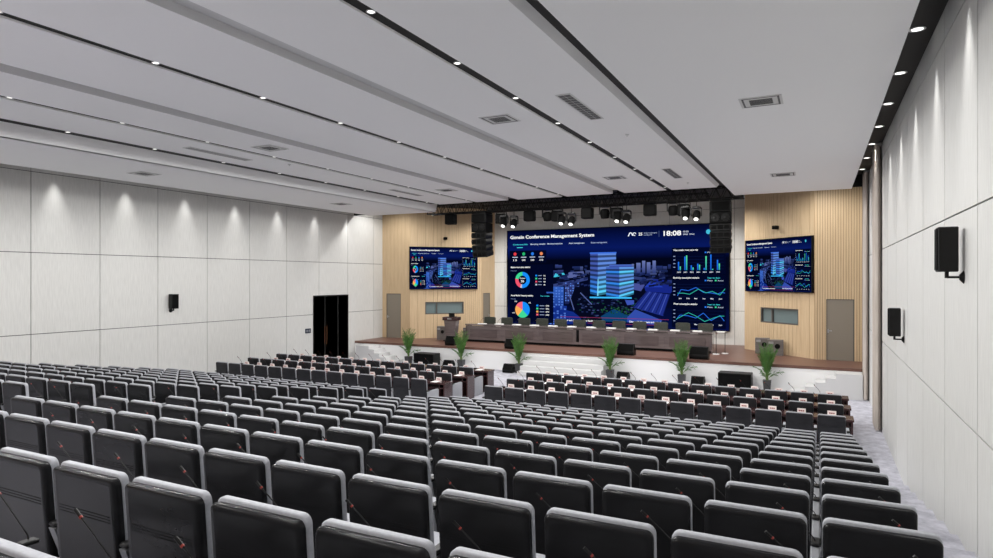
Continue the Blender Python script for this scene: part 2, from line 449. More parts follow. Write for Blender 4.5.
# ------------------------------------------------------------------ screen picture (one mesh, shared by the three displays)
class Pic:
    def __init__(s): s.v = []; s.f = []; s.c = []; s.z = 0.0
    def poly(s, pts, c, cs=None, dz=None):
        s.z += 0.00012
        o = len(s.v)
        for (x, y) in pts: s.v.append((x, -s.z if dz is None else -dz, y))
        s.f.append(tuple(range(o, o+len(pts))))
        s.c.append([srgb(*(cs[i] if cs else c)) for i in range(len(pts))])
    def rect(s, x0, x1, y0, y1, c, c2=None):   # c bottom, c2 top
        s.poly([(x0,y0),(x1,y0),(x1,y1),(x0,y1)], c, [c, c, c2, c2] if c2 else None)
    def line(s, pts, w, c):
        for (a, b_) in zip(pts, pts[1:]):
            dx, dy = b_[0]-a[0], b_[1]-a[1]; L = math.hypot(dx, dy) or 1; nx, ny = -dy/L*w/2, dx/L*w/2
            s.poly([(a[0]+nx,a[1]+ny),(a[0]-nx,a[1]-ny),(b_[0]-nx,b_[1]-ny),(b_[0]+nx,b_[1]+ny)], c)
    def sector(s, cx, cy, r0, r1, a0, a1, c):
        n = max(3, int(abs(a1-a0)/8))
        for k in range(n):
            t0 = R(a0+(a1-a0)*k/n); t1 = R(a0+(a1-a0)*(k+1)/n)
            pts = [(cx+r0*math.cos(t0),cy+r0*math.sin(t0)),(cx+r1*math.cos(t0),cy+r1*math.sin(t0)),(cx+r1*math.cos(t1),cy+r1*math.sin(t1)),(cx+r0*math.cos(t1),cy+r0*math.sin(t1))]
            if r0 == 0: pts = pts[:1]+pts[1:3]
            s.poly(pts, c); s.z -= 0.00012
        s.z += .00012
    def text(s, body, x, y, h, c, bold=0.0, width=None, mono=False):
        cu = bpy.data.curves.new('t', 'FONT'); cu.body = body; cu.size = h*1.38; cu.offset = bold*h
        cu.resolution_u = 3
        ob = bpy.data.objects.new('t', cu); me = bpy.data.meshes.new_from_object(ob)
        bpy.data.objects.remove(ob); bpy.data.curves.remove(cu)
        if not me.vertices: return
        s.z += .00012; o = len(s.v)
        xs = [v.co.x for v in me.vertices]; w = max(xs)-min(xs)
        k = (width/w) if width else 1.0
        for v in me.vertices: s.v.append((x+(v.co.x-min(xs))*k, -s.z, y+v.co.y))
        for p in me.polygons:
            s.f.append(tuple(o+i for i in p.vertices)); s.c.append([srgb(*c)]*len(p.vertices))
        bpy.data.meshes.remove(me)
    def mesh(s, name):
        me = bpy.data.meshes.new(name); me.from_pydata(s.v, [], s.f)
        ca = me.color_attributes.new('Col', 'FLOAT_COLOR', 'CORNER'); i = 0
        for cs in s.c:
            for q in cs: ca.data[i].color = q; i += 1
        me.materials.append(M['screen']); me.update()
        return me
SW, SH = 11.2, 4.87
def build_picture():
    rnd = random.Random(4)
    P = Pic(); X = lambda u: u*SW; Y = lambda v: (1-v)*SH
    P.rect(0, SW, 0, SH*.20, (6,16,66), (3,11,50)); P.rect(0, SW, SH*.20, SH*.68, (3,9,40), (2,5,24))
    P.rect(0, SW, SH*.68, SH*.80, (2,5,24), (8,24,92)); P.rect(0, SW, SH*.80, SH, (8,24,92), (2,7,38))
    # distant low skyline
    for i in range(60):
        u = .18+.62*rnd.random(); v = .40+.10*rnd.random(); w = .012+.02*rnd.random(); h = .015+.03*rnd.random()
        a = rnd.choice([(38,52,110),(52,66,128),(30,44,96),(70,84,140)])
        P.rect(X(u), X(u+w), Y(v), Y(v-h), tuple(int(q*.6) for q in a), a)
    for u, v, w, h in ((.62,.46,.018,.10),(.645,.46,.014,.12),(.665,.465,.016,.11),(.69,.46,.014,.12),(.60,.42,.01,.05)):
        P.rect(X(u), X(u+w), Y(v), Y(v-h), (44,58,118), (104,118,176))
    # streets and blocks running towards the horizon
    P.poly([(X(.22),Y(.62)),(X(.40),Y(.53)),(X(.40),Y(.50)),(X(.22),Y(.58))], (52,66,124))
    P.poly([(X(.60),Y(.52)),(X(.78),Y(.56)),(X(.78),Y(.54)),(X(.60),Y(.49))], (48,60,112))
    P.poly([(X(.235),Y(.50)),(X(.30),Y(.50)),(X(.285),Y(.455)),(X(.245),Y(.46))], (66,196,226))
    P.poly([(X(.30),Y(.51)),(X(.385),Y(.50)),(X(.38),Y(.44)),(X(.31),Y(.45))], (88,100,158))
    for (u0,v0,u1,v1,c1,c2) in ((.20,.86,.285,.60,(20,44,128),(50,96,190)),(.29,.78,.36,.55,(24,34,84),(50,60,120)),(.195,1.0,.30,.80,(14,34,108),(22,50,140))):
        P.rect(X(u0), X(u1), Y(v0), Y(v1), c1, c2)
        for r in range(9):
            vv = v1 + (v0-v1)*(r+.5)/9
            for q in range(6):
                if rnd.random() < .7:
                    uu = u0+(u1-u0)*(q+.2)/6
                    P.rect(X(uu), X(uu+(u1-u0)*.09), Y(vv+.008), Y(vv-.006), (86,128,220)); P.z -= .00012
    P.poly([(X(.21),Y(.80)),(X(.33),Y(.86)),(X(.40),Y(.97)),(X(.24),Y(1.0))], (18,44,130))
    # dark car park with small cars
    P.poly([(X(.34),Y(.60)),(X(.66),Y(.62)),(X(.66),Y(.96)),(X(.38),Y(.96)),(X(.31),Y(.78))], (5,9,30))
    for i in range(150):
        u = .35+.29*rnd.random(); v = .70+.22*rnd.random()
        c1 = rnd.choice([(30,44,90),(20,30,66),(58,70,120),(16,60,52)])
        P.rect(X(u), X(u+.010), Y(v+.006), Y(v-.004), c1); P.z -= .00012
    P.z += .0002
    for (a, b_) in (((.30,.60),(.335,.84)),((.365,.66),(.42,.78))): P.line([(X(a[0]),Y(a[1])),(X(b_[0]),Y(b_[1]))], .05, (84,98,156))
    P.poly([(X(.46),Y(.90)),(X(.52),Y(.82)),(X(.60),Y(.90)),(X(.58),Y(.95)),(X(.47),Y(.95))], (14,64,110))
    for i in range(40):
        u = .46+.14*rnd.random(); v = .80+.08*rnd.random()
        P.rect(X(u), X(u+.006), Y(v+.006), Y(v-.006), rnd.choice([(20,70,40),(12,50,34),(40,90,60)])); P.z -= .00012
    P.z += .0002
    # halls on the right
    P.poly([(X(.655),Y(.60)),(X(.69),Y(.52)),(X(.765),Y(.53)),(X(.78),Y(.62)),(X(.765),Y(.66)),(X(.66),Y(.64))], (22,38,130))
    P.poly([(X(.655),Y(.60)),(X(.69),Y(.52)),(X(.735),Y(.60))], (34,60,172))
    P.poly([(X(.60),Y(.56)),(X(.66),Y(.57)),(X(.64),Y(.64)),(X(.60),Y(.62))], (70,80,150))
    P.poly([(X(.605),Y(.80)),(X(.665),Y(.64)),(X(.765),Y(.67)),(X(.735),Y(.88))], (30,46,132))
    for k in range(9):
        t = k/8; P.line([(X(.61+.125*t),Y(.80+.07*t)),(X(.668+.095*t),Y(.642+.03*t))], .035, (70,90,180) if k % 2 else (14,24,84))
    P.poly([(X(.58),Y(.90)),(X(.615),Y(.82)),(X(.73),Y(.92)),(X(.72),Y(.97)),(X(.58),Y(.95))], (50,76,168))
    P.poly([(X(.57),Y(.73)),(X(.61),Y(.73)),(X(.61),Y(.77)),(X(.58),Y(.78))], (60,84,180))
    # the two lit towers
    def tower(u0, um, u1, v0, v1, n, glow, sk):
        for k in range(n*2):
            a = v0+(v1-v0)*k/(2*n); b_ = v0+(v1-v0)*(k+1)/(2*n); g = glow(k/(2*n)); dark = .55 if k % 2 else 1.0
            f0, f1 = 1-k/(2*n), 1-(k+1)/(2*n)
            hi = tuple(int((p*(1-g)+q*g)*dark) for p, q in zip((96,138,222), (90,214,255)))
            lo = tuple(int((p*(1-g)+q*g)*dark) for p, q in zip((66,88,170), (48,140,240)))
            s0, s1 = sk*(k/(2*n)), sk*((k+1)/(2*n))
            P.poly([(X(u0),Y(b_-s1*.5)),(X(um),Y(b_)),(X(um),Y(a)),(X(u0),Y(a-s0*.5))], lo)
            P.poly([(X(um),Y(b_)),(X(u1),Y(b_-s1)),(X(u1),Y(a-s0)),(X(um),Y(a))], hi)
    for i in range(110):
        u = .24+.17*rnd.random() if i % 2 else .61+.15*rnd.random(); v = .47+.13*rnd.random(); w = .008+.018*rnd.random()
        c1 = rnd.choice([(18,26,66),(26,38,88),(36,50,104),(10,14,40)])
        P.poly([(X(u),Y(v)),(X(u+w),Y(v-.006)),(X(u+w),Y(v-.022)),(X(u),Y(v-.018))], c1); P.z -= .00012
    P.z += .0002
    tower(.412, .447, .53, .255, .69, 9, lambda t: max(0, min(1, (t-.40)*1.9)), .04)
    P.rect(X(.410), X(.532), Y(.262), Y(.248), (60,110,220))
    tower(.485, .545, .609, .40, .72, 8, lambda t: .85 if int(t*8) % 3 == 1 else .15, .05)
    P.rect(X(.50), X(.60), Y(.40), Y(.375), (50,70,150), (80,110,200))
    P.poly([(X(.444),Y(.69)),(X(.450),Y(.69)),(X(.450),Y(.52)),(X(.447),Y(.52))], (130,220,255))
    P.rect(X(.41), X(.60), Y(.715), Y(.70), (60,190,255))
    # header
    P.text('Gonsin Conference Management System', X(.015), Y(.085), .17, (255,255,255), .035, X(.415))
    for u, t, c1 in ((.03,'Conference Info',(70,220,230)),(.12,'Meeting details',(200,215,240)),(.205,'Meeting inspection',(200,215,240)),(.31,'Asset management',(200,215,240)),(.415,'Guest management',(170,185,220))):
        P.text(t, X(u), Y(.155), .075, c1, .02, X(.075))
    P.rect(X(.05), X(.08), Y(.185), Y(.178), (70,220,230))
    P.line([(X(.585),Y(.095)),(X(.592),Y(.06)),(X(.60),Y(.065)),(X(.604),Y(.09))], .05, (240,245,255))
    P.sector(X(.612), Y(.075), .05, .085, 0, 300, (240,245,255))
    P.text('25', X(.63), Y(.09), .14, (255,255,255), .03); P.text('Cloudy  air quality good', X(.653), Y(.072), .05, (190,205,235), .01, X(.055)); P.text('humidity 60%', X(.653), Y(.092), .05, (190,205,235), .01, X(.035))
    P.rect(X(.717), X(.7185), Y(.11), Y(.05), (80,100,150))
    P.text('18:08', X(.737), Y(.10), .23, (255,255,255), .035, X(.073))
    P.text('10.25', X(.818), Y(.073), .07, (230,238,255), .02, X(.022)); P.text('2023  Wed', X(.818), Y(.098), .06, (230,238,255), .02, X(.045))
    P.sector(X(.925), Y(.09), 0, .26, 0, 360, (6,20,74)); P.sector(X(.92), Y(.075), 0, .11, 0, 360, (70,190,220))
    # left panels
    P.rect(X(.012), X(.20), Y(.345), Y(.215), (2,7,36))
    P.rect(X(.012), X(.235), Y(.655), Y(.365), (2,7,36)); P.rect(X(.012), X(.235), Y(.985), Y(.67), (2,7,36))
    for u, c1, t in ((.04,(230,60,70),'13'),(.085,(40,180,110),'1000'),(.13,(40,120,230),'1000'),(.175,(240,140,90),'310')):
        P.sector(X(u), Y(.25), 0, .085, 0, 360, c1)
        P.rect(X(u-.014), X(u+.014), Y(.289), Y(.281), (200,210,235)); P.text(t, X(u-.009), Y(.325), .09, (255,255,255), .02, X(.018))
    P.text('Meeting room status statistics', X(.018), Y(.40), .085, (255,255,255), .03, X(.10)); P.text('Unit: rooms', X(.018), Y(.435), .05, (130,150,200), .01)
    cx, cy = X(.079), Y(.53)
    for a0, a1, c1 in ((90,-95,(24,140,248)),(-95,-110,(190,200,220)),(-110,-190,(240,84,110)),(-190,-270,(64,216,150))): P.sector(cx, cy, .23, .42, a0, a1, c1)
    P.text('Rooms', cx-.15, cy+.06, .07, (255,255,255), .02, .3); P.text('36', cx-.09, cy-.12, .12, (255,255,255), .03, .18)
    for k, c1 in enumerate(((24,140,248),(64,216,150),(240,84,110),(190,200,220))):
        y = Y(.485+.032*k); P.rect(X(.145), X(.154), y-.03, y+.05, c1); P.rect(X(.16), X(.177), y-.005, y+.02, (170,185,220)); P.text('%d' % (12-2*k), X(.186), y-.025, .06, (255,255,255), .02, X(.010))
    P.text('Annual Meeting frequency statistics', X(.018), Y(.705), .085, (255,255,255), .03, X(.115)); P.text('Year to date', X(.17), Y(.705), .06, (70,220,230), .02, X(.045))
    P.text('Unit: times', X(.018), Y(.74), .05, (130,150,200), .01)
    cx, cy = X(.079), Y(.85)
    for a0, a1, c1 in ((90,-45,(24,140,248)),(-45,-130,(64,216,150)),(-130,-210,(250,176,90)),(-210,-270,(246,104,122))): P.sector(cx, cy, 0, .42, a0, a1, c1)
    for dx, dy in ((.40,.36),(-.40,.42),(-.53,-.18),(.02,-.50)): P.text('25%', cx+dx-.06, cy+dy-.02, .06, (255,255,255), .02, .14)
    for k, c1 in enumerate(((24,140,248),(64,216,150),(250,176,90),(246,104,122))):
        y = Y(.805+.032*k); P.rect(X(.150), X(.160), y-.03, y+.06, c1); P.rect(X(.167), X(.190), y-.005, y+.02, (170,185,220)); P.text('%d%%' % (33-3*k), X(.197), y-.025, .07, (255,255,255), .02, X(.017))
    # right panels
    for v0, v1 in ((.22,.475),(.485,.725),(.735,.985)):
        P.rect(X(.772), X(.988), Y(v1), Y(v0), (2,7,36))
        for k in range(5): P.rect(X(.795), X(.98), Y(v0+.085+.03*k)-.004, Y(v0+.085+.03*k)+.004, (20,34,84))
        P.rect(X(.905), X(.912), Y(v0+.055), Y(v0+.042), (40,120,240)); P.text('Plan', X(.916), Y(v0+.055), .06, (200,215,240), .01, X(.02))
        P.rect(X(.945), X(.952), Y(v0+.055), Y(v0+.042), (64,216,150)); P.text('Actual', X(.956), Y(v0+.055), .06, (200,215,240), .01, X(.022))
        for k in range(4): P.rect(X(.778), X(.786), Y(v0+.085+.035*k), Y(v0+.078+.035*k), (150,165,205))
    P.text('Video meeting room usage rate', X(.778), Y(.25), .08, (255,255,255), .03, X(.10))
    P.text('Electricity consumption statistics', X(.778), Y(.515), .08, (255,255,255), .03, X(.105)); P.text('Year to date', X(.915), Y(.515), .06, (70,220,230), .02, X(.05))
    P.text('Water consumption statistics', X(.778), Y(.765), .08, (255,255,255), .03, X(.098)); P.text('Year to date', X(.915), Y(.765), .06, (70,220,230), .02, X(.05))
    hs = ((.08,.035),(.13,.14),(.045,.025),(.06,.05),(.02,.13),(.145,.01),(.095,.06))
    for k, (a, b_) in enumerate(hs):
        u = .797+.026*k
        P.rect(X(u), X(u+.005), Y(.435), Y(.435-a), (24,90,200), (30,120,250)); P.rect(X(u+.007), X(u+.012), Y(.435), Y(.435-b_), (40,160,180), (90,230,160))
        P.text('%d01' % (k+1), X(u-.003), Y(.46), .06, (235,240,255), .02, X(.014))
    la = ((.795,.68),(.81,.62),(.84,.63),(.87,.60),(.90,.645),(.93,.65),(.955,.66),(.97,.645),(.985,.65)); lb = ((.795,.655),(.82,.655),(.845,.665),(.88,.615),(.91,.65),(.935,.635),(.965,.67),(.985,.61))
    P.line([(X(u),Y(v)) for u, v in la], .028, (40,110,230)); P.line([(X(u),Y(v)) for u, v in lb], .028, (50,180,160))
    la = ((.79,.91),(.805,.865),(.84,.87),(.87,.89),(.90,.84),(.93,.91),(.965,.86),(.982,.91)); lb = ((.79,.905),(.84,.84),(.87,.87),(.905,.92),(.94,.885),(.965,.865),(.982,.865))
    P.line([(X(u),Y(v)) for u, v in la], .028, (40,110,230)); P.line([(X(u),Y(v)) for u, v in lb], .028, (50,180,160))
    for k, t in enumerate(('Jan','Feb','Mar','Apr','May','Jun')):
        P.text(t, X(.80+.032*k), Y(.71), .06, (235,240,255), .02, X(.013)); P.text(t, X(.80+.032*k), Y(.955), .06, (235,240,255), .02, X(.013))
    # captions
    P.rect(X(.27), X(.76), Y(.915), Y(.911), (150,50,90)); P.rect(X(.40), X(.74), Y(.972), Y(.968), (150,50,90))
    P.text('The air and development are flexible and friendly', X(.28), Y(.955), .085, (255,255,255), .03, X(.20))
    P.text('Dinner 19:00, please arrive in time', X(.59), Y(.95), .085, (255,255,255), .03, X(.15))
    return P.mesh('screen_picture')
pic = build_picture()
def display(name, mat4, wd, ht, label, cat, thick=.08):
    e = empty(name, (0,0,0), 0, label, cat); e.matrix_world = mat4
    b_ = MB(); b_.box(-.03, wd+.03, .002, thick, -.03, ht+.03); b_.build('housing', M['black_matte'], e)
    f = MB()
    for q in ((-.03,0,-.03,ht+.03),(wd,wd+.03,-.03,ht+.03),(0,wd,-.03,0),(0,wd,ht,ht+.03)): f.box(q[0],q[1],-.03,.002,q[2],q[3])
    f.build('bezel', M['black_matte'], e)
    o = bpy.data.objects.new('screen_image', pic); col.objects.link(o); o.parent = e
    o.scale = (wd/SW, 1 if wd > 5 else .5, ht/SH)
    return e
display('led_wall', Matrix.Translation((-14.74, YBW-.12, CAM_Z-2.34)), 11.12, 4.87, 'huge dark blue video wall with glowing city towers behind the stage table', 'screen', .11)
def on_wall(P, Q, a, off, z):
    P = Vector(P); Q = Vector(Q); dd = (Q-P).normalized()
    m4 = Matrix(((dd.x, -dd.y, 0, P.x), (dd.y, dd.x, 0, P.y), (0,0,1,0), (0,0,0,1)))
    return m4 @ Matrix.Translation((a, -off, z))
display('wall_screen', on_wall(LC, LB, -.02, .13, CAM_Z-.49), 3.46, 2.08, 'smaller blue city screen on the wood wall near the lectern', 'screen')
display('wall_screen', on_wall(RB, RC, .20, .13, CAM_Z-.49), 3.46, 2.08, 'smaller blue city screen on the wood wall above two grey speaker boxes', 'screen')

# ------------------------------------------------------------------ auditorium seats
LEAN = .07
def lean(p, base_z=.42, k=.07):      # backs lean away from the stage with height
    return (p[0], p[1] - (p[2]-base_z)*k, p[2])
SEATW = .525
def seat_parts(w, pitch, top=SEAT_H):
    h = w/2
    d = {}
    b_ = MB()
    rings = []
    for y, ins in ((.070,.006),(.034,0.0),(.020,.005),(.013,.016),(.015,.040)):
        rings.append([lean((x, y, z)) for (x, z) in rrect(-h+ins, h-ins, .26+ins, top-.014-ins, .034-ins*.5)])
    b_.loft(rings)
    for z in (.715,.73,.745):
        b_.box(-h+.05, h-.05, .0125-(z-.42)*LEAN, .0150-(z-.42)*LEAN, z-.002, z+.002)
    d['back_shell'] = b_.mesh('back_shell', M['shell'], True)
    b_ = MB(); rings = []
    for y, ins in ((.056,.006),(.060,.001),(.064,-.001),(.088,-.001),(.096,.003),(.100,.014)):
        rings.append([lean((x, y, z)) for (x, z) in rrect(-h+ins, h-ins, .40+ins, top-ins, .040-max(ins,0)*.5)])
    b_.loft(rings); d['back_cushion'] = b_.mesh('back_cushion', M['grey_fabric'], True)
    b_ = MB(); rings = []
    for x, ins in ((-h+.01,.02),(-h+.02,.004),(-h+.035,0),(h-.035,0),(h-.02,.004),(h-.01,.02)):
        rings.append([(x, y, z) for (y, z) in rrect(.12+ins, .60-ins, .35+ins, .47-ins, .04)])
    b_.loft(rings); d['seat_cushion'] = b_.mesh('seat_cushion', M['grey_fabric'], True)
    ax = pitch/2
    b_ = MB(); b_.box(ax-.032, ax+.032, .0, .13, .605, .632, bev=.010); d['armrest'] = b_.mesh('armrest', M['black'], True)
    b_ = MB(); b_.loft([[(ax-.026,.06,0),(ax+.026,.06,0),(ax+.026,.34,0),(ax-.026,.34,0)],
                        [(ax-.022,.10,.30),(ax+.022,.10,.30),(ax+.022,.34,.30),(ax-.022,.34,.30)],
                        [(ax-.026,.00,.60),(ax+.026,.00,.60),(ax+.026,.46,.60),(ax-.026,.46,.60)]])
    b_.box(ax-.026, ax+.026, .13, .50, .60, .628, bev=.008)
    d['leg'] = b_.mesh('leg', M['grey_leg'], True)
    b_ = MB(); mx = ax
    b_.box(mx-.025, mx+.025, .46, .535, .630, .650, 0, bev=.006)
    a = Vector((mx, .50, .652)); e = Vector((mx-.175, .475, .825))
    pts = [a, a+Vector((-.01,0,.02)), a.lerp(e,.35)+Vector((.004,0,.008)), a.lerp(e,.7)+Vector((.003,0,.005)), e]
    b_.tube(pts, .0034, 6, 0)
    dd = (e-pts[3]).normalized()
    b_.tube([e, e+dd*.009], .0070, 8, 1)
    b_.tube([e+dd*.009, e+dd*.046], [.0068,.0072], 8, 0)
    d['microphone'] = b_.mesh('microphone', [M['black'], M['red']], True)
    return d
PITCH = .60
sp = seat_parts(SEATW, PITCH)
def make_seat(name, parts, loc, label, group, cat='chair', extra_arm=None, mic=True):
    e = empty(name, loc, 0, label, cat, group)
    for nm, me in parts.items():
        if nm == 'microphone' and not mic: continue
        o = bpy.data.objects.new(nm, me); col.objects.link(o); o.parent = e
    if extra_arm:
        for nm in ('armrest','leg'):
            o = bpy.data.objects.new(nm, parts[nm]); col.objects.link(o); o.parent = e; o.location = (-extra_arm, 0, 0)
    return e
def proj(x, y, z):
    s, c_ = math.sin(YAW), math.cos(YAW)
    d = -x*s + y*c_
    if d < .3: return None
    return 496.5 + F_PX*(x*c_+y*s)/d, 279 - F_PX*(z-CAM_Z)/d, d
cands = []
XA_R = .58; XA_L = -9.79
for k in range(-2, 12):
    for blk in (0, 1):
        for i in range(14):
            x = (XA_R - .3 - PITCH*i) if blk == 0 else (XA_L - .26 - .609*i)
            y = row_y(k) + (LEFT_DY if blk else 0); z = row_z(k) + (-.033 if blk else 0)
            vis = False
            for dx in (-.26, .26):
                q = proj(x+dx, y-.03, z+SEAT_H-.02)
                if q and (-170 if k == -2 else -40) < q[0] < 1010 and q[1] < (640 if k == -2 else 575): vis = True
            q = proj(x, y, z+SEAT_H)
            if vis and q: cands.append((q[2], k, blk, i, x, y, z))
cands.sort()
near, far = cands[:300], cands[300:]
print('SEATS in view', len(cands))
for (_, k, blk, i, x, y, z) in near:
    r = ORD[12-k]
    if blk == 0: lab = 'black and grey seat, near block, %s row up from the desks, %s from the wall' % (r, ORD[i+1])
    else: lab = 'black and grey seat, far block, %s row up from the desks, %s from its aisle' % (r, ORD[i+1])
    make_seat('auditorium_seat', sp, (x, y, z), lab, 'auditorium seats on the raked floor', extra_arm=PITCH if (i == 13) else None)
if far:
    mm = MB(); keys = ['back_shell','back_cushion','seat_cushion','armrest','leg']; mats = [M['shell'],M['grey_fabric'],M['grey_fabric'],M['black'],M['grey_leg']]
    for (_, k, blk, i, x, y, z) in far:
        for mi, kk in enumerate(keys):
            me = sp[kk]; mm.add([(v.co.x+x, v.co.y+y, v.co.z+z) for v in me.vertices], [tuple(p.vertices) for p in me.polygons], mi)
    o = mm.build('auditorium_seats', mats, None, True)
    tag(o, 'most distant black and grey seats of the far block', 'chair', 'auditorium seats on the raked floor', 'stuff')

# ------------------------------------------------------------------ chairs, desks, cards and microphones on the flat floor
PD = .6285
dp = seat_parts(.54, PD, .955)
for kk in ('armrest','leg','microphone'): pass
dp['back_shell'].materials[0] = M['desk_shell']
dparts = {k: v for k, v in dp.items() if k not in ('microphone', 'leg')}
b_ = MB(); rings = []
for x, ins in ((PD/2-.028,.02),(PD/2-.018,0),(PD/2+.018,0),(PD/2+.028,.02)):
    rings.append([(x, y, z) for (y, z) in rrect(.02+ins, .60-ins, 0.0+ins, .605, .05)])
b_.loft(rings); dparts['leg'] = b_.mesh('leg', M['grey_fabric'], True)
bl = {'near block': (.557, 0.0), 'far block': (-10.15, .15)}
card_m = MB()
card_m.prism([(-.035,0),(.035,0),(.004,.10),(-.004,.10)], 'x', -.09, .09)
card_mesh = card_m.mesh('name_card', M['card'])
ink = MB()
for (x0,x1) in ((-.055,-.025),(-.015,.015),(.025,.055)): ink.box(x0, x1, -.0275, -.0235, .035, .065)
ink.box(-.088,.088,-.038,-.033,.002,.012)
ink_mesh = ink.mesh('printing', M['card_ink'])
gm = MB(); gm.box(-.05,.05,-.04,.04,0,.03, bev=.005)
pts = [Vector((0,0,.03)), Vector((0,0,.09)), Vector((-.05,-.01,.16)), Vector((-.12,-.03,.23))]
gm.tube(pts, .005, 6, 0); gm.tube([pts[3], pts[3]+Vector((-.008,-.008,.015))], .010, 8, 1); gm.tube([pts[3]+Vector((-.008,-.008,.015)), pts[3]+Vector((-.024,-.024,.05))], .009, 8, 0)
goose_mesh = gm.mesh('desk_microphone', [M['black'], M['red']], True)
paper = MB(); paper.box(-.105,.105,-.14,.14,0,.004); paper_mesh = paper.mesh('paper', M['paper'])
for bname, (xr, dy) in bl.items():
    pd = PD if dy == 0 else .638
    for r in range(3):
        yc = 15.40 + 1.40*r + dy
        ro = ('rear','middle','front')[r]
        for i in range(14):
            x = xr - pd*(i+.5)
            where = 'the wall' if dy == 0 else 'the aisle'
            make_seat('desk_chair', dparts, (x, yc, 0), 'black and grey chair at %s desk, %s, %s from %s' % (ro, bname, ORD[i+1], where), 'chairs behind the front desks', extra_arm=PD if i == 13 else None)
        # desk: one long run per row and block
        y0, y1 = yc+.72, yc+1.22
        xa, xb = xr-pd*14-.08, xr+.12
        e = empty('conference_desk', ((xa+xb)/2, (y0+y1)/2, 0), 0, 'long dark red-brown desk, %s row of the %s, holding name cards' % (ro, bname), 'desk', 'desks in front of the stage')
        wd = (xb-xa)/2; hd = (y1-y0)/2
        q = MB(); q.box(-wd-.02, wd+.02, -hd, hd, .70, .75, bev=.006); q.build('desk_top', M['desk'], e)
        for sx in (-1, 1):
            q = MB(); q.box(min(sx*wd, sx*(wd-.04)), max(sx*wd, sx*(wd-.04)), -hd+.03, hd-.02, 0, .70); q.build('end_panel', M['desk'], e)
        q = MB(); q.box(-wd+.04, wd-.04, hd-.06, hd-.03, .04, .70)
        for i in range(0, 15, 2): q.box(-wd+.1+PD*i-.015, -wd+.1+PD*i+.015, -hd+.10, hd-.06, .0, .70)
        q.build('modesty_panel', M['desk'], e)
        q = MB(); q.box(-wd+.04, wd-.04, -hd+.08, hd-.06, .56, .585); q.build('shelf', M['desk'], e)
        for i in range(14):
            x = xr - pd*(i+.5)
            c_ = bpy.data.objects.new('name_card', card_mesh); col.objects.link(c_); c_.location = (x+.02, yc+1.10, .75)
            tag(c_, 'white name card on %s desk, %s, %s from %s' % (ro, bname, ORD[i+1], where), 'name card', 'name cards on the desks')
            k_ = bpy.data.objects.new('printing', ink_mesh); col.objects.link(k_); k_.parent = c_
            g_ = bpy.data.objects.new('desk_microphone', goose_mesh); col.objects.link(g_); g_.location = (x-.22, yc+1.06, .75)
            tag(g_, 'black gooseneck microphone on %s desk, %s, %s from %s' % (ro, bname, ORD[i+1], where), 'microphone', 'gooseneck microphones on the desks')
            if i % 3 != 1:
                p_ = bpy.data.objects.new('paper_sheet', paper_mesh); col.objects.link(p_); p_.location = (x+.03, yc+.90, .75)
                tag(p_, 'white paper sheet on %s desk, %s, before %s chair from %s' % (ro, bname, ORD[i+1], where), 'paper', 'papers on the desks')

# ------------------------------------------------------------------ head table with chairs
TX0, TX1, TY = -15.10, -3.80, 26.45
def TB(z): return ZST+z
ht = empty('head_table', ((TX0+TX1)/2, TY+.3, ZST), 0, 'long polished grey-brown panel table across the stage', 'table')
hw = (TX1-TX0)/2
q = MB(); q.box(-hw, hw, -.33, .33, .78, .84, bev=.008); q.build('table_top', M['head_table'], ht)
q = MB()
q.box(-hw+.03, hw-.03, -.27, -.24, .10, .76); q.build('front_panel', M['head_table'], ht)
for i in range(6):
    a = -hw+.03+(2*hw-.06)*i/6; b_ = a+(2*hw-.06)/6
    q = MB(); q.box(a+.22, b_-.22, -.292, -.27, .22, .62, bev=.01); q.build('raised_panel', M['head_panel'], ht)
    q = MB(); q.box(b_-.10, b_+.02 if i < 5 else b_, -.285, -.27, .10, .76); q.build('pilaster', M['head_table'], ht)
q = MB(); q.box(-hw+.06, hw-.06, -.22, .10, 0, .10); q.build('plinth', M['black_matte'], ht)
for sx in (-1, 1):
    q = MB(); q.box(min(sx*hw, sx*(hw-.05)), max(sx*hw, sx*(hw-.05)), -.27, .25, .0, .76); q.build('end_panel', M['head_table'], ht)
q = MB(); q.box(-.055,.055,-.30,-.272,.22,.74); q.build('centre_post', M['black_gloss'], ht)
ch = None
hx = [-14.35 + .921*i for i in range(12)]
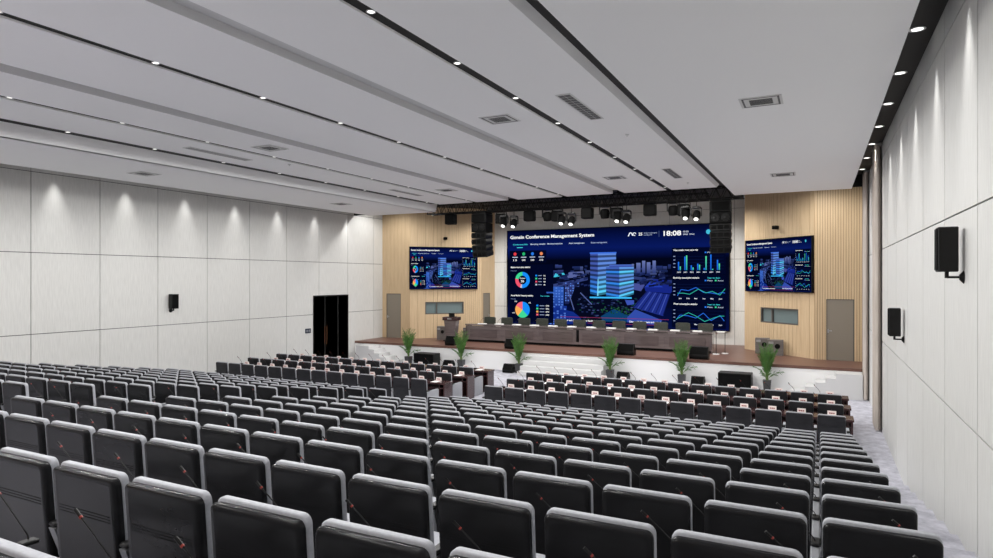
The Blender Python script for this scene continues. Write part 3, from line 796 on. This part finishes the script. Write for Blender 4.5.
for i, x in enumerate(hx):
    if ch is None:
        ch = empty('conference_chair', (x, 27.35, ZST), 0, None, 'chair', 'olive chairs behind the stage table')
        q = MB(); q.loft([[( a, .16+.0*b_, b_) for a, b_ in rrect(-.29,.29,.50,1.12,.06)], [(a,.20,b_) for a, b_ in rrect(-.30,.30,.49,1.13,.07)], [(a,.26,b_) for a, b_ in rrect(-.29,.29,.50,1.12,.06)]])
        for z in (.70,.84,.98): q.box(-.27,.27,.150,.165,z-.006,z+.006)
        q.build('backrest', M['olive'], ch, True)
        q = MB(); q.box(-.27,.27,-.32,.18,.42,.52,bev=.03); q.build('seat', M['olive'], ch, True)
        for sx in (-1, 1):
            q = MB(); q.box(sx*.31-.03, sx*.31+.03, -.20,.16,.62,.66,bev=.012); q.box(sx*.31-.015, sx*.31+.015,-.05,.02,.45,.62); q.build('armrest', M['black'], ch)
        q = MB(); q.tube([(0,0,.08),(0,0,.42)], .03, 10); q.build('column', M['steel'], ch, True)
        for j in range(5):
            a = R(72*j+18); q = MB(); q.tube([(0,0,.09),(.28*math.cos(a),.28*math.sin(a),.06)], .018, 6); q.tube([(.28*math.cos(a),.28*math.sin(a)-.02,.03),(.28*math.cos(a),.28*math.sin(a)+.02,.03)], .03, 8)
            q.build('leg', M['black'], ch, True)
        c_ = ch
    else:
        c_ = copy_tree(ch)
    c_.location = (x, 27.35, ZST); c_.rotation_euler = (0,0,0)
    c_['label'] = 'dark olive high-back chair behind stage table, %s from the lectern end' % ORD[i+1]
for i in range(13):
    x = -14.42 + .905*i
    p_ = MB(); p_.box(-.19,.19,-.11,.11,0,i and .035 or .02); o = p_.build('document_stack', M['paper'], None, loc=(x+.06, TY+.32, ZST+.84))
    tag(o, 'white document stack on stage table, %s from the lectern end' % ORD[i+1], 'papers', 'white documents on the stage table')
for i in range(12):
    g_ = bpy.data.objects.new('table_microphone', goose_mesh); col.objects.link(g_); g_.location = (hx[i]-.16, TY+.40, ZST+.84); g_.rotation_euler = (0,0,R(180))
    tag(g_, 'thin gooseneck microphone on stage table, %s from the lectern end' % ORD[i+1], 'microphone', 'microphones on the stage table')

# floor-standing microphone at the table's end
def stand_mic(x, y, label):
    e = empty('microphone_stand', (x, y, ZST), 0, label, 'microphone stand')
    q = MB(); q.tube([(0,0,0),(0,0,.03)], .13, 16); q.build('base', M['white'], e)
    q = MB(); q.tube([(0,0,.03),(0,0,.78)], .012, 8); q.build('pole', M['black'], e)
    q = MB(); q.tube([(0,0,.78),(.02,-.03,.90)], [.02,.035], 10); q.build('microphone', M['steel'], e, True)
stand_mic(-3.62, 26.28, 'microphone stand with white base at the table end nearer the speaker boxes')
stand_mic(-3.34, 26.70, 'second microphone stand with white base just behind the one at table end')

# lectern and grey boxes
e = empty('lectern', (-15.75, 26.25, ZST), R(8), 'dark brown flared lectern with open laptop beside the stage table', 'lectern')
q = MB(); q.box(-.34,.34,-.26,.26,0,.06,bev=.01); q.build('base', M['desk'], e)
q = MB(); q.loft([[(-.24,-.17,.06),(.24,-.17,.06),(.24,.17,.06),(-.24,.17,.06)],[(-.24,-.18,.3),(.24,-.18,.3),(.24,.18,.3),(-.24,.18,.3)],[(-.31,-.22,1.0),(.31,-.22,1.0),(.31,.22,1.0),(-.31,.22,1.0)]])
q.build('body', M['head_table'], e)
q = MB(); q.box(-.37,.37,-.28,.28,1.0,1.16,bev=.012); q.build('lectern_top', M['desk'], e)
q = MB(); q.box(-.10,.10,-.30,-.281,1.05,1.11); q.build('emblem_plate', M['steel'], e)
q = MB(); q.box(-.16,.16,-.02,.22,1.16,1.18); q.box(-.16,.16,-.04,-.02,1.16,1.34); o = q.build('laptop', M['black'], None, loc=(-15.73, 26.25, ZST)); tag(o, 'small black laptop standing open on the lectern', 'laptop')
def grey_box(x, y, w, h, rz, label, horn=True):
    e = empty('floor_speaker', (x, y, ZST), rz, label, 'speaker', 'grey wooden speaker boxes on the stage')
    q = MB(); q.box(-w/2,w/2,-.16,.16,0,h,bev=.012); q.build('cabinet', M['grey_box'], e)
    q = MB(); q.tube([(.12*w,-.161,h*.60),(.12*w,-.175,h*.60)], w*.17, 18); q.build('cone', M['black_matte'], e)
    q = MB(); q.box(-w*.42,-w*.12,-.170,-.16,h*.74,h*.90); q.build('horn', M['steel'], e)
grey_box(-16.5, 26.65, .50, .66, R(5), 'grey wooden box behind the lectern, nearer the taupe door')
grey_box(-15.25, 27.1, .55, .60, R(5), 'grey wooden box between lectern and stage table')
aw = math.atan2((RC-RB).y, (RC-RB).x)
grey_box(-2.02, 27.52, .54, .62, .05, 'grey speaker box under wood-wall window, one nearer video wall')
grey_box(-1.52, 27.10, .58, .60, .05, 'grey speaker box under wood-wall window, one farther from video wall')

# wedge monitors and black subs
def wedge(x, y, z, w, h, label, rz=0.0, grp='black wedge monitors'):
    e = empty('stage_monitor', (x, y, z), rz, label, 'speaker', grp)
    q = MB()
    sec = [(-.20,0),(.16,0),(.19,h*.45),(.05,h),(-.08,h),(-.23,h*.35)]
    q.prism(sec, 'x', -w/2, w/2); q.build('cabinet', M['black'], e)
    q = MB(); q.add([(-w/2+.03,-.235,h*.40),(w/2-.03,-.235,h*.40),(w/2-.03,-.095,h*.96),(-w/2+.03,-.095,h*.96)], [(0,1,2,3)])
    q.add([(-w/2+.03,-.225,h*.36),(w/2-.03,-.225,h*.36),(w/2-.03,-.21,.03),(-w/2+.03,-.21,.03)], [(0,1,2,3)])
    q.build('grille', M['speaker_cloth'], e)
    for sx in (-1, 1):
        q = MB(); q.tube([(sx*(w/2+.001),0,h*.55),(sx*(w/2+.012),0,h*.55)], .05, 10); q.build('handle', M['black_matte'], e)
wedge(-14.75, 24.60, ZST, .48, .42, 'black wedge monitor on stage lip, nearest the lectern')
wedge(-11.75, 24.60, ZST, .52, .42, 'black wedge monitor on stage lip at lectern side of middle steps')
wedge(-6.75, 24.58, ZST, .66, .44, 'black wedge monitor on stage lip just past the middle steps')
wedge(-3.98, 24.58, ZST, .68, .46, 'black wedge monitor on stage lip under the table end')
wedge(-14.42, 23.80, 0, .42, .34, 'black wedge monitor on floor beside the potted palm by the large black cabinet')
wedge(-11.48, 23.78, 0, .44, .36, 'black wedge monitor on floor at the open aisle, left of the middle steps')
wedge(-6.66, 23.80, 0, .44, .34, 'black wedge monitor on floor just right of the middle steps')
wedge(-3.90, 23.80, 0, .46, .36, 'black wedge monitor on floor beside the palm under the table end')
def sub(x, y, w, h, label):
    e = empty('subwoofer', (x, y, 0), 0, label, 'speaker', 'large black speaker cabinets on the floor')
    q = MB(); q.box(-w/2,w/2,-.28,.28,0,h,bev=.015); q.build('cabinet', M['black'], e)
    q = MB(); q.box(-w/2+.03,w/2-.03,-.290,-.281,.03,h-.03); q.build('grille', M['speaker_cloth'], e)
sub(-15.50, 23.70, 1.05, .60, 'large black speaker cabinet on floor by the stage, lectern side')
sub(-2.62, 23.70, 1.10, .60, 'large black speaker cabinet on floor by the stage, near the curtains')

# ------------------------------------------------------------------ potted palms
def palm_mesh(seed):
    rnd = random.Random(seed); q = MB(); st_ = MB()
    for i in range(34):
        a = i*2.39996+.4*rnd.random(); hgt = .80+.42*rnd.random(); out = .10+.24*rnd.random()
        droop = .04+.10*rnd.random()
        if i > 29: hgt = (.42,.55,.50,.40)[i-30]; out = (.52,.42,.34,.44)[i-30]; a = (0.3, 3.3, 5.0, 2.2)[i-30]; droop = .12
        base = Vector((.03*math.cos(a), .03*math.sin(a), .30))
        pts = []
        for s_i in range(9):
            t = s_i/8
            pts.append(base + Vector((math.cos(a)*out*t**1.8, math.sin(a)*out*t**1.8, (hgt-.0)*t - droop*t**3)))
        st_.tube(pts, [.010*(1-.8*k/8) for k in range(9)], 5, 0)
        n = 16
        for j in range(n):
            t = .30 + .70*j/(n-1); f_ = t*8; i0 = min(int(f_), 7); p = pts[i0].lerp(pts[i0+1], f_-i0)
            dirv = (pts[i0+1]-pts[i0]).normalized()
            side = dirv.cross(Vector((math.cos(a+1.2*rnd.random()-.6), math.sin(a), .2))).normalized()
            L = .15*(1-.5*abs(t-.55)/.45)+.05
            for sgn in (-1, 1):
                tip = p + side*sgn*L*.75 + dirv*L*.75 + Vector((0,0,-.03))
                mid = p.lerp(tip, .5) + Vector((0,0,.012)); wv = dirv*.012
                q.add([p, mid-wv, tip, mid+wv], [(0,1,2),(0,2,3)])
    return q, st_
def make_palm(x, y, label, seed, rz, sc=1.0):
    e = empty('potted_palm', (x, y, 0), rz, label, 'plant', 'potted palms along the stage')
    q = MB(); q.loft([[(-.12,-.12,0),(.12,-.12,0),(.12,.12,0),(-.12,.12,0)],[(-.15,-.15,.34),(.15,-.15,.34),(.15,.15,.34),(-.15,.15,.34)]]); q.build('pot', M['pot'], e)
    a, b_ = palm_mesh(seed)
    o = a.build('foliage', M['leaf'], e); b_.build('stem', M['stem'], e)
    e.scale = (.88, .88, 1.14)
for i, (x, lab) in enumerate(((-16.55,'potted palm nearest the black double door'),(-13.80,'potted palm in front of lectern end of the stage table'),(-11.05,'potted palm at lectern side of the middle steps'),(-7.18,'potted palm at curtain side of the middle steps'),(-4.48,'potted palm before the stage table end, fifth from the door'),(-1.60,'potted palm in front of the two grey speaker boxes, nearest the curtains'))):
    make_palm(x, 23.80, lab + (', square charcoal pot' if len(lab.split()) < 13 else ''), 11, 0.0)

# ------------------------------------------------------------------ truss, line arrays, stage lights
tr_y, tr_z = 24.85, CAM_Z+3.20
e = empty('lighting_truss', (CX, tr_y, tr_z), 0, 'black box truss spanning the hall above the stage front', 'truss')
q = MB(); x0, x1 = -16.1-CX, -2.45-CX; hh = .22
for sy in (-1,1):
    for sz in (-1,1): q.tube([(x0,sy*hh,sz*hh),(x1,sy*hh,sz*hh)], .028, 8)
q.build('chord', M['black'], e, True)
q = MB(); n = 34
for i in range(n):
    a = x0+(x1-x0)*i/n; b_ = x0+(x1-x0)*(i+1)/n; m_ = (a+b_)/2
    for sy in (-1,1):
        q.tube([(a,sy*hh,-hh),(m_,sy*hh,hh)], .014, 5); q.tube([(m_,sy*hh,hh),(b_,sy*hh,-hh)], .014, 5)
    for sz in (-1,1):
        q.tube([(a,-hh,sz*hh),(b_,hh,sz*hh)], .012, 5); q.tube([(a,-hh,sz*hh),(a,hh,sz*hh)], .012, 5)
q.build('bracing', M['black'], e)
for i in range(7):
    x = x0+.5+(x1-x0-1)*i/6
    q = MB(); q.tube([(x,0,hh),(x,0,CAM_Z+3.62-tr_z)], .012, 6); q.tube([(x,0,hh),(x,0,hh+.12)], .06, 8); q.build('hoist', M['black'], e)
for yy, lab in ((27.2,'thinner black truss hanging behind the main stage truss'),):
    e2 = empty('lighting_truss', (CX, yy, CAM_Z+3.38), 0, lab, 'truss'); q = MB()
    for sy in (-1,1):
        for sz in (-1,1): q.tube([(x0+1.6,sy*.15,sz*.15),(x1-1.6,sy*.15,sz*.15)], .024, 6)
    q.build('chord', M['black'], e2, True); q = MB(); n = 34
    for i in range(n):
        a = x0+1.6+(x1-x0-3.2)*i/n; b_ = x0+1.6+(x1-x0-3.2)*(i+1)/n; m_ = (a+b_)/2
        for sy in (-1,1): q.tube([(a,sy*.15,-.15),(m_,sy*.15,.15),(b_,sy*.15,-.15)], .012, 5)
        for sz in (-1,1): q.tube([(a,-.15,sz*.15),(a,.15,sz*.15)], .012, 5)
    q.build('bracing', M['black'], e2); q = MB()
    for x in (-4,0,4): q.tube([(x,0,.15),(x,0,CAM_Z+3.62-CAM_Z-3.38)], .012, 6)
    q.build('hoist', M['black'], e2)

def line_array(x, y, ztop, label, sgn):
    e = empty('line_array', (x, y, ztop), R(4*sgn), label, 'speaker', 'hanging line array speakers')
    q = MB(); q.tube([(-.3,-.15,.02),(-.3,-.15,.05)], .012, 6); q.tube([(.3,-.15,.02),(.3,-.15,.05)], .012, 6); q.box(-.36,.36,-.30,.30,-.04,.02); q.build('rigging_frame', M['black'], e)
    q = MB(); q.box(-.38,.38,-.30,.30,-.42,-.05,bev=.01); q.build('top_cabinet', M['black'], e)
    q = MB(); q.box(-.30,.30,-.31,-.30,-.39,-.08); q.build('grille', M['speaker_cloth'], e)
    q = MB(); q.box(-.38,.38,-.30,.30,-.85,-.44,bev=.01); sb = q.build('bass_cabinet', M['black_matte'], e)
    for sx in (-1,1):
        q = MB(); q.tube([(sx*.18,-.302,-.645),(sx*.18,-.315,-.645)], .15, 18); q.tube([(sx*.18,-.315,-.645),(sx*.18,-.325,-.645)], [.07,.04], 14); q.build('cone', M['black'], e, True)
    z = -.87; tilt = 0; y_ = 0
    for i in range(4):
        tilt = R(3.5*(i+.5)); h = .25
        m4 = Matrix.Translation((0, y_, z)) @ Matrix.Rotation(-tilt*-1, 4, 'X')
        q = MB(); q.prism([(-.36,-h),( .36,-h),(.39,-h/2),(.36,0),(-.36,0),(-.39,-h/2)], 'y', -.30, .26, 0, m4)
        c1 = q.build('array_module', M['black'], e)
        for sx in (-1,0,1):
            q = MB(); q.box(sx*.23-.09, sx*.23+.09, -.315, -.301, -h+.05, -.05, 0, m4, bev=.006); q.build('driver_grille', M['speaker_cloth'], c1)
        z -= (h+.015)*math.cos(tilt); y_ += (h+.015)*math.sin(tilt)
line_array(-3.28, 25.0, CAM_Z+2.93, 'tall black hanging line array beside the video wall clock', 1)
line_array(-13.42, 25.0, CAM_Z+2.93, 'tall black hanging line array in front of lectern-side wall screen', -1)

def wash(x, label, y=None, z=None):
    e = empty('wash_light', (x, y or tr_y, z or CAM_Z+2.80), 0, label, 'stage light', 'boxy black stage lights')
    q = MB(); q.box(-.23,.23,-.18,.18,-.30,.14,bev=.04); q.build('housing', M['black_matte'], e)
    q = MB(); q.box(-.25,-.235,-.03,.03,-.10,.2); q.box(.235,.25,-.03,.03,-.10,.2); q.box(-.25,.25,-.03,.03,.185,.20); q.tube([(0,0,.19),(0,0,tr_z-.245-(z or CAM_Z+2.80))], .03, 8); q.build('yoke', M['black'], e)
def moving(x, z, tilt, label, small=True, lit=True):
    e = empty('moving_head_light', (x, tr_y+(-.36 if small else .1), CAM_Z+z), 0, label, 'stage light', 'small round stage spotlights')
    s = .15 if small else .20
    q = MB(); q.box(-.14,.14,-.12,.12,.24,.32,bev=.01); q.tube([(0,0,.32),(0,0,2.98-z),(0,.14 if small else -.1,2.98-z)], .018, 6); q.build('base', M['black'], e)
    q = MB(); q.box(-s-.04,-s-.01,-.05,.05,-.04,.25); q.box(s+.01,s+.04,-.05,.05,-.04,.25); q.box(-s-.04,s+.04,-.05,.05,.25,.27); q.build('yoke', M['black'], e)
    m4 = Matrix.Rotation(R(tilt), 4, 'X')
    q = MB(); q.tube([(0,0,.18),(0,0,.14),(0,0,-.02),(0,0,-.12),(0,0,-.20)], [s*.5,s*.85,s,s*.9,s*.8], 16, 0, m4); q.build('head', M['black_matte'], e, True)
    q = MB(); q.tube([(0,0,-.201),(0,0,-.21)], s*.55, 14, 0, m4); q.build('lens', M['lamp'] if lit else M['black_gloss'], e)
where = ['beside the lectern-side line array', 'over the conference screen title', 'over the glowing city towers', 'nearest the clock-side line array']
for i, (xr, xb, xi, xo) in enumerate(((-12.78,-12.43,-12.07,-11.60),(-10.25,-9.80,-9.42,-9.00),(-7.74,-7.25,-7.08,-6.72),(-5.02,-4.62,-4.46,-4.07))):
    wash(xb, 'large boxy stage light on truss in the cluster %s' % where[i], y=tr_y+.10, z=CAM_Z+2.72)
    if i: moving(xr, 2.66, 10, 'round unlit stage light in the cluster %s' % where[i], False, False)
    moving(xi, 2.42, -40, 'lit round spotlight, inner one of pair in the cluster %s' % where[i])
    moving(xo, 2.38, -38, 'lit round spotlight, outer one of pair in the cluster %s' % where[i])
for i, x in enumerate((-11.03, -8.45, -5.89)): wash(x, 'lone boxy stage light on truss, %s from the lectern side' % ORD[i+1], z=CAM_Z+2.77)
e = empty('hanging_speaker', (-14.95, 24.85, CAM_Z+2.72), R(10), 'black box speaker hung from truss end above the lectern-side wall screen', 'speaker')
q = MB(); q.box(-.24,.24,-.2,.2,-.24,.24,bev=.04); q.build('cabinet', M['black_matte'], e); q = MB(); q.box(-.2,.2,-.21,-.2,-.2,.2); q.build('grille', M['speaker_cloth'], e); q = MB(); q.tube([(0,0,.24),(0,0,.35)], .02, 6); q.build('bracket', M['black'], e)

# small cameras on the wood walls
for P_, Q_, a, lab in ((LC, LB, 1.78, 'small black camera above the lectern-side wall screen'), (RB, RC, 1.88, 'small black camera on wood wall above the curtain-side wall screen')):
    e = empty('security_camera', (0,0,0), 0, lab, 'camera'); e.matrix_world = on_wall(P_, Q_, a, .03, CAM_Z+2.05)
    q = MB(); q.box(-.05,.05,-.02,0,-.06,.06); q.build('mount', M['black'], e)
    q = MB(); q.box(-.09,.09,-.24,-.02,-.07,.07,bev=.02); q.build('housing', M['black_matte'], e); q = MB(); q.tube([(0,-.24,0),(0,-.25,0)], .04, 12); q.build('lens', M['black_gloss'], e)

# ------------------------------------------------------------------ wall speakers and control panel
def wall_speaker(x, y, z, sgn, w, h, label):
    # sgn: +1 when mounted on the right wall
    e = empty('wall_speaker', (x, y, z), 0, label, 'speaker', 'black speakers on the side walls')
    c0 = -sgn*.155; hw_ = .095
    q = MB(); q.box(c0-hw_, c0+hw_, -w/2, w/2, 0, h, bev=.010); q.build('cabinet', M['black'], e)
    g0, g1 = sorted((c0-sgn*(hw_+.001), c0-sgn*(hw_+.010)))
    q = MB(); q.box(g0, g1, -w/2+.02, w/2-.02, .02, h-.02); q.build('grille', M['speaker_cloth'], e)
    q = MB(); q.tube([(c0,0,0),(c0,0,-.07)], .02, 8); q.tube([(c0,0,-.06),(-sgn*.03,0,-.06)], .013, 8); q.tube([(-sgn*.04,0,-.06),(0,0,-.06)], [.03,.075], 14); q.build('bracket', M['black'], e, True)
wall_speaker(XR, 8.62, CAM_Z+.08, 1, .20, .50, 'larger-looking black speaker on the wall, nearer the camera than its mate')
wall_speaker(XR, 14.15, CAM_Z-1.08, 1, .22, .53, 'black speaker on bracket, low on the panelled wall nearer the curtains')
wall_speaker(XL, 14.45, CAM_Z-1.02, -1, .26, .50, 'small black speaker alone on the long panelled wall beyond the seats')
cp = empty('control_panel', (XL, 21.04, CAM_Z-2.27), 0, 'small dark blue control panel on the wall beside the black double door', 'control panel')
q = MB(); q.box(0,.03,-.16,.16,-.10,.10); q.build('housing', M['navy'], cp); q = MB(); q.box(.03,.034,-.12,-.02,-.05,.05); q.box(.03,.034,.02,.12,-.05,.05); q.build('button', M['grey_leg'], cp)

# ------------------------------------------------------------------ curtains
def curtain(y0, y1, xo, label):
    q = MB(); n = int((y1-y0)/.02); pr = []
    for i in range(n+1):
        y = y0+(y1-y0)*i/n; pr.append((XR-.04-xo*(.5+.5*math.sin(i*.75)), y))
    out = pr + [(p[0]+.012, p[1]) for p in reversed(pr)]
    m_ = len(pr); vs = []; fs = []
    for z in (.03, CAM_Z+3.40):
        for p in out: vs.append((p[0], p[1], z))
    L = len(out)
    for i in range(L): fs.append((i, (i+1)%L, L+(i+1)%L, L+i))
    for i in range(m_-1): fs.append((L+i, L+i+1, 2*L-2-i, 2*L-1-i))
    q.add([(v[0]-XR, v[1]-y0, v[2]) for v in vs], fs)
    o = q.build('curtain', M['curtain'], None, True, (XR, y0, 0)); tag(o, label, 'curtain', 'taupe curtains on the curtained wall')
    t = MB(); t.box(-.16,-.001,-.1,y1-y0+.1,CAM_Z+3.41,CAM_Z+3.44); t.build('curtain_track', M['steel'], o)
curtain(18.75, 19.7, .12, 'full-height taupe curtain on the wall nearer the seats')
curtain(23.3, 24.1, .12, 'full-height taupe curtain on the wall beside the stage steps')

# ------------------------------------------------------------------ ceiling lights and vents
def spot(parent, power, size, blend, rad=.05, color=(1,.985,.96)):
    l = bpy.data.lights.new('lamp_light', 'SPOT'); l.energy = power; l.spot_size = R(size); l.spot_blend = blend; l.shadow_soft_size = rad; l.color = color
    o = bpy.data.objects.new('lamp_light', l); col.objects.link(o); o.parent = parent; o.location = (0,0,-.07)
ring = MB(); nseg = 20; rr = []
for (r_, z_) in ((.075,0),(.078,-.008),(.055,-.008),(.055,0)): rr.append([(r_*math.cos(2*math.pi*k/nseg), r_*math.sin(2*math.pi*k/nseg), z_) for k in range(nseg)])
ring.loft(rr, cap=False); ring_mesh = ring.mesh('trim_ring', M['vent'], True)
lens = MB(); lens.tube([(0,0,0),(0,0,-.006)], .054, 18); lens_mesh = lens.mesh('lens', M['lamp'])
def downlight(x, y, z, label, power, size, blend, group, sc=1.0, wide=0):
    e = empty('downlight', (x, y, z), 0, label, 'ceiling light', group)
    for nm, me in (('trim_ring', ring_mesh), ('lens', lens_mesh)):
        o = bpy.data.objects.new(nm, me); col.objects.link(o); o.parent = e; o.scale = (sc, sc, 1)
    spot(e, power, size, blend)
    if wide: spot(e, wide, 150, 1.0)
LY = [6.26+2.09*k for k in range(-4, 9)]
names = {-4.91:'slot second from curtained wall', -8.99:'slot along the hall middle', -13.06:'slot second from far wall', -15.03:'slot nearest the far wall', -2.90:'slot hidden beside curtain-side panel'}
for x, z in ((-4.91,ZC1+.03),(-8.99,ZC1+.03),(-13.06,ZC1+.03),(-15.03,ZC1+.04),(-2.90,ZC1+.10)):
    n_ = 0
    for y in reversed(LY):
        if y > YC: continue
        n_ += 1
        downlight(x, y, z, 'small round downlight in %s, %s from the stage' % (names[x], ORD[n_]), (.9 if y > 20 else 1)*P_DOWN*(.35 if x < -15 else .8 if x < -13 else .95 if x < -8 else 1.05), 70 if x < -15 else 105 if x > -3 else 179, .8 if x < -15 or x > -3 else .24, 'downlights in the ceiling slots', .8)
n_ = 0
for y in reversed(LY):
    n_ += 1
    downlight(1.21, y, ZSL, 'round downlight in black strip by curtained wall, %s from the stage' % ORD[n_], P_WASH, 46, 1.0, 'downlights washing the curtained wall', 1.35, P_WIDE)
    if y > 4: downlight(-19.70, y*1.027-.02, ZSL, 'hidden downlight above far panelled wall, %s from the stage' % ORD[n_], P_WASH, 46, 1.0, 'downlights washing the far wall', 1.35, P_WIDE)
n_ = 0
for x in (-14.2,-12.1,-10.1,-8.2,-6.2,-4.2):
    n_ += 1
    downlight(x, 27.7, CAM_Z+3.62, 'small downlight above the stage truss, %s from the lectern side' % ORD[n_], P_STAGE, 150, .7, 'downlights above the stage')

for x, lab in ((-18.6,'at the far end'),(-16.6,'over the lectern'),(-1.5,'over the grey speaker boxes'),(.2,'before the door by the curtains')):  # unseen lamps added to brighten the slatted wood walls
    downlight(x, 24.75, CAM_Z+3.62, 'added unseen lamp behind the ceiling edge, ' + lab, P_STAGE*.36, 170, .6, 'downlights above the stage')

def cassette(x, y, z, label):
    e = empty('ceiling_vent', (x, y, z), 0, label, 'ceiling vent', 'square air vents in the ceiling')
    q = MB(); q.box(-.33,.33,-.31,.31,-.012,0); q.build('frame', M['vent'], e)
    q = MB()
    for a in ((-.29,.29,-.28,-.25),(-.29,.29,.25,.28),(-.29,-.26,-.24,.24),(.26,.29,-.24,.24)): q.box(a[0],a[1],a[2],a[3],-.015,-.012)
    q.build('outlet', M['vent_mid'] if x < -12 else M['vent_dark'], e)
    q = MB()
    for k in range(9): q.box(-.18,.18,-.17+.04*k,-.152+.04*k,-.017,-.012)
    q.build('grille', M['vent_dark'], e)
def slotvent(x, y, z, label):
    e = empty('ceiling_vent', (x, y, z), 0, label, 'ceiling vent', 'long air grilles in the ceiling')
    q = MB(); q.box(-.14,.14,-.98,.98,-.010,0); q.build('frame', M['vent'], e)
    q = MB()
    for k in range(12):
        q.box(-.11,-.005,-.93+.156*k,-.80+.156*k,-.013,-.010); q.box(.005,.11,-.93+.156*k,-.80+.156*k,-.013,-.010)
    q.build('grille', M['vent_mid'] if x < -12 else M['vent_dark'], e)
for x, y, z, lab in ((-.87,11.57,ZC0,'square air vent in panel beside curtained wall, nearer camera'),(-.92,19.95,ZC0,'square air vent in panel beside curtained wall, nearer stage'),
    (-5.80,11.57,ZC1,'square air vent beside thick light slot, nearer camera'),(-5.85,19.92,ZC1,'square air vent beside thick light slot, nearer stage'),
    (-12.17,11.52,ZC1,'square air vent beside thin far light slot, nearer camera'),(-12.17,19.92,ZC1,'square air vent beside thin far light slot, nearer stage'),
    (-17.12,11.57,ZC0,'square air vent in soffit by far wall, nearer camera'),(-17.0,19.78,ZC0,'square air vent in soffit by far wall, nearer stage')): cassette(x, y, z, lab)
for x, y, lab in ((-4.03,11.49,'long double grille beside the thick slot, nearer camera'),(-4.03,19.95,'long double grille beside the thick slot, nearer stage'),(-13.95,11.5,'long pale grille near far soffit, nearer camera'),(-13.9,19.85,'long pale grille near far soffit, nearer stage')): slotvent(x, y, ZC1, lab)
for x, y, z, n_ in ((-3.86,14.1,ZC1,'long double grille'),(-13.4,13.4,ZC1,'thin far light slot'),(-3.95,22.1,ZC1,'stage truss')):
    q = MB(); q.tube([(0,0,0),(0,0,-.02)], [.05,.035], 10); q.tube([(0,0,-.02),(0,0,-.05)], .012, 6)
    o = q.build('smoke_detector', M['vent'], None, True, (x, y, z)); tag(o, 'tiny white ceiling detector near the ' + n_, 'detector')
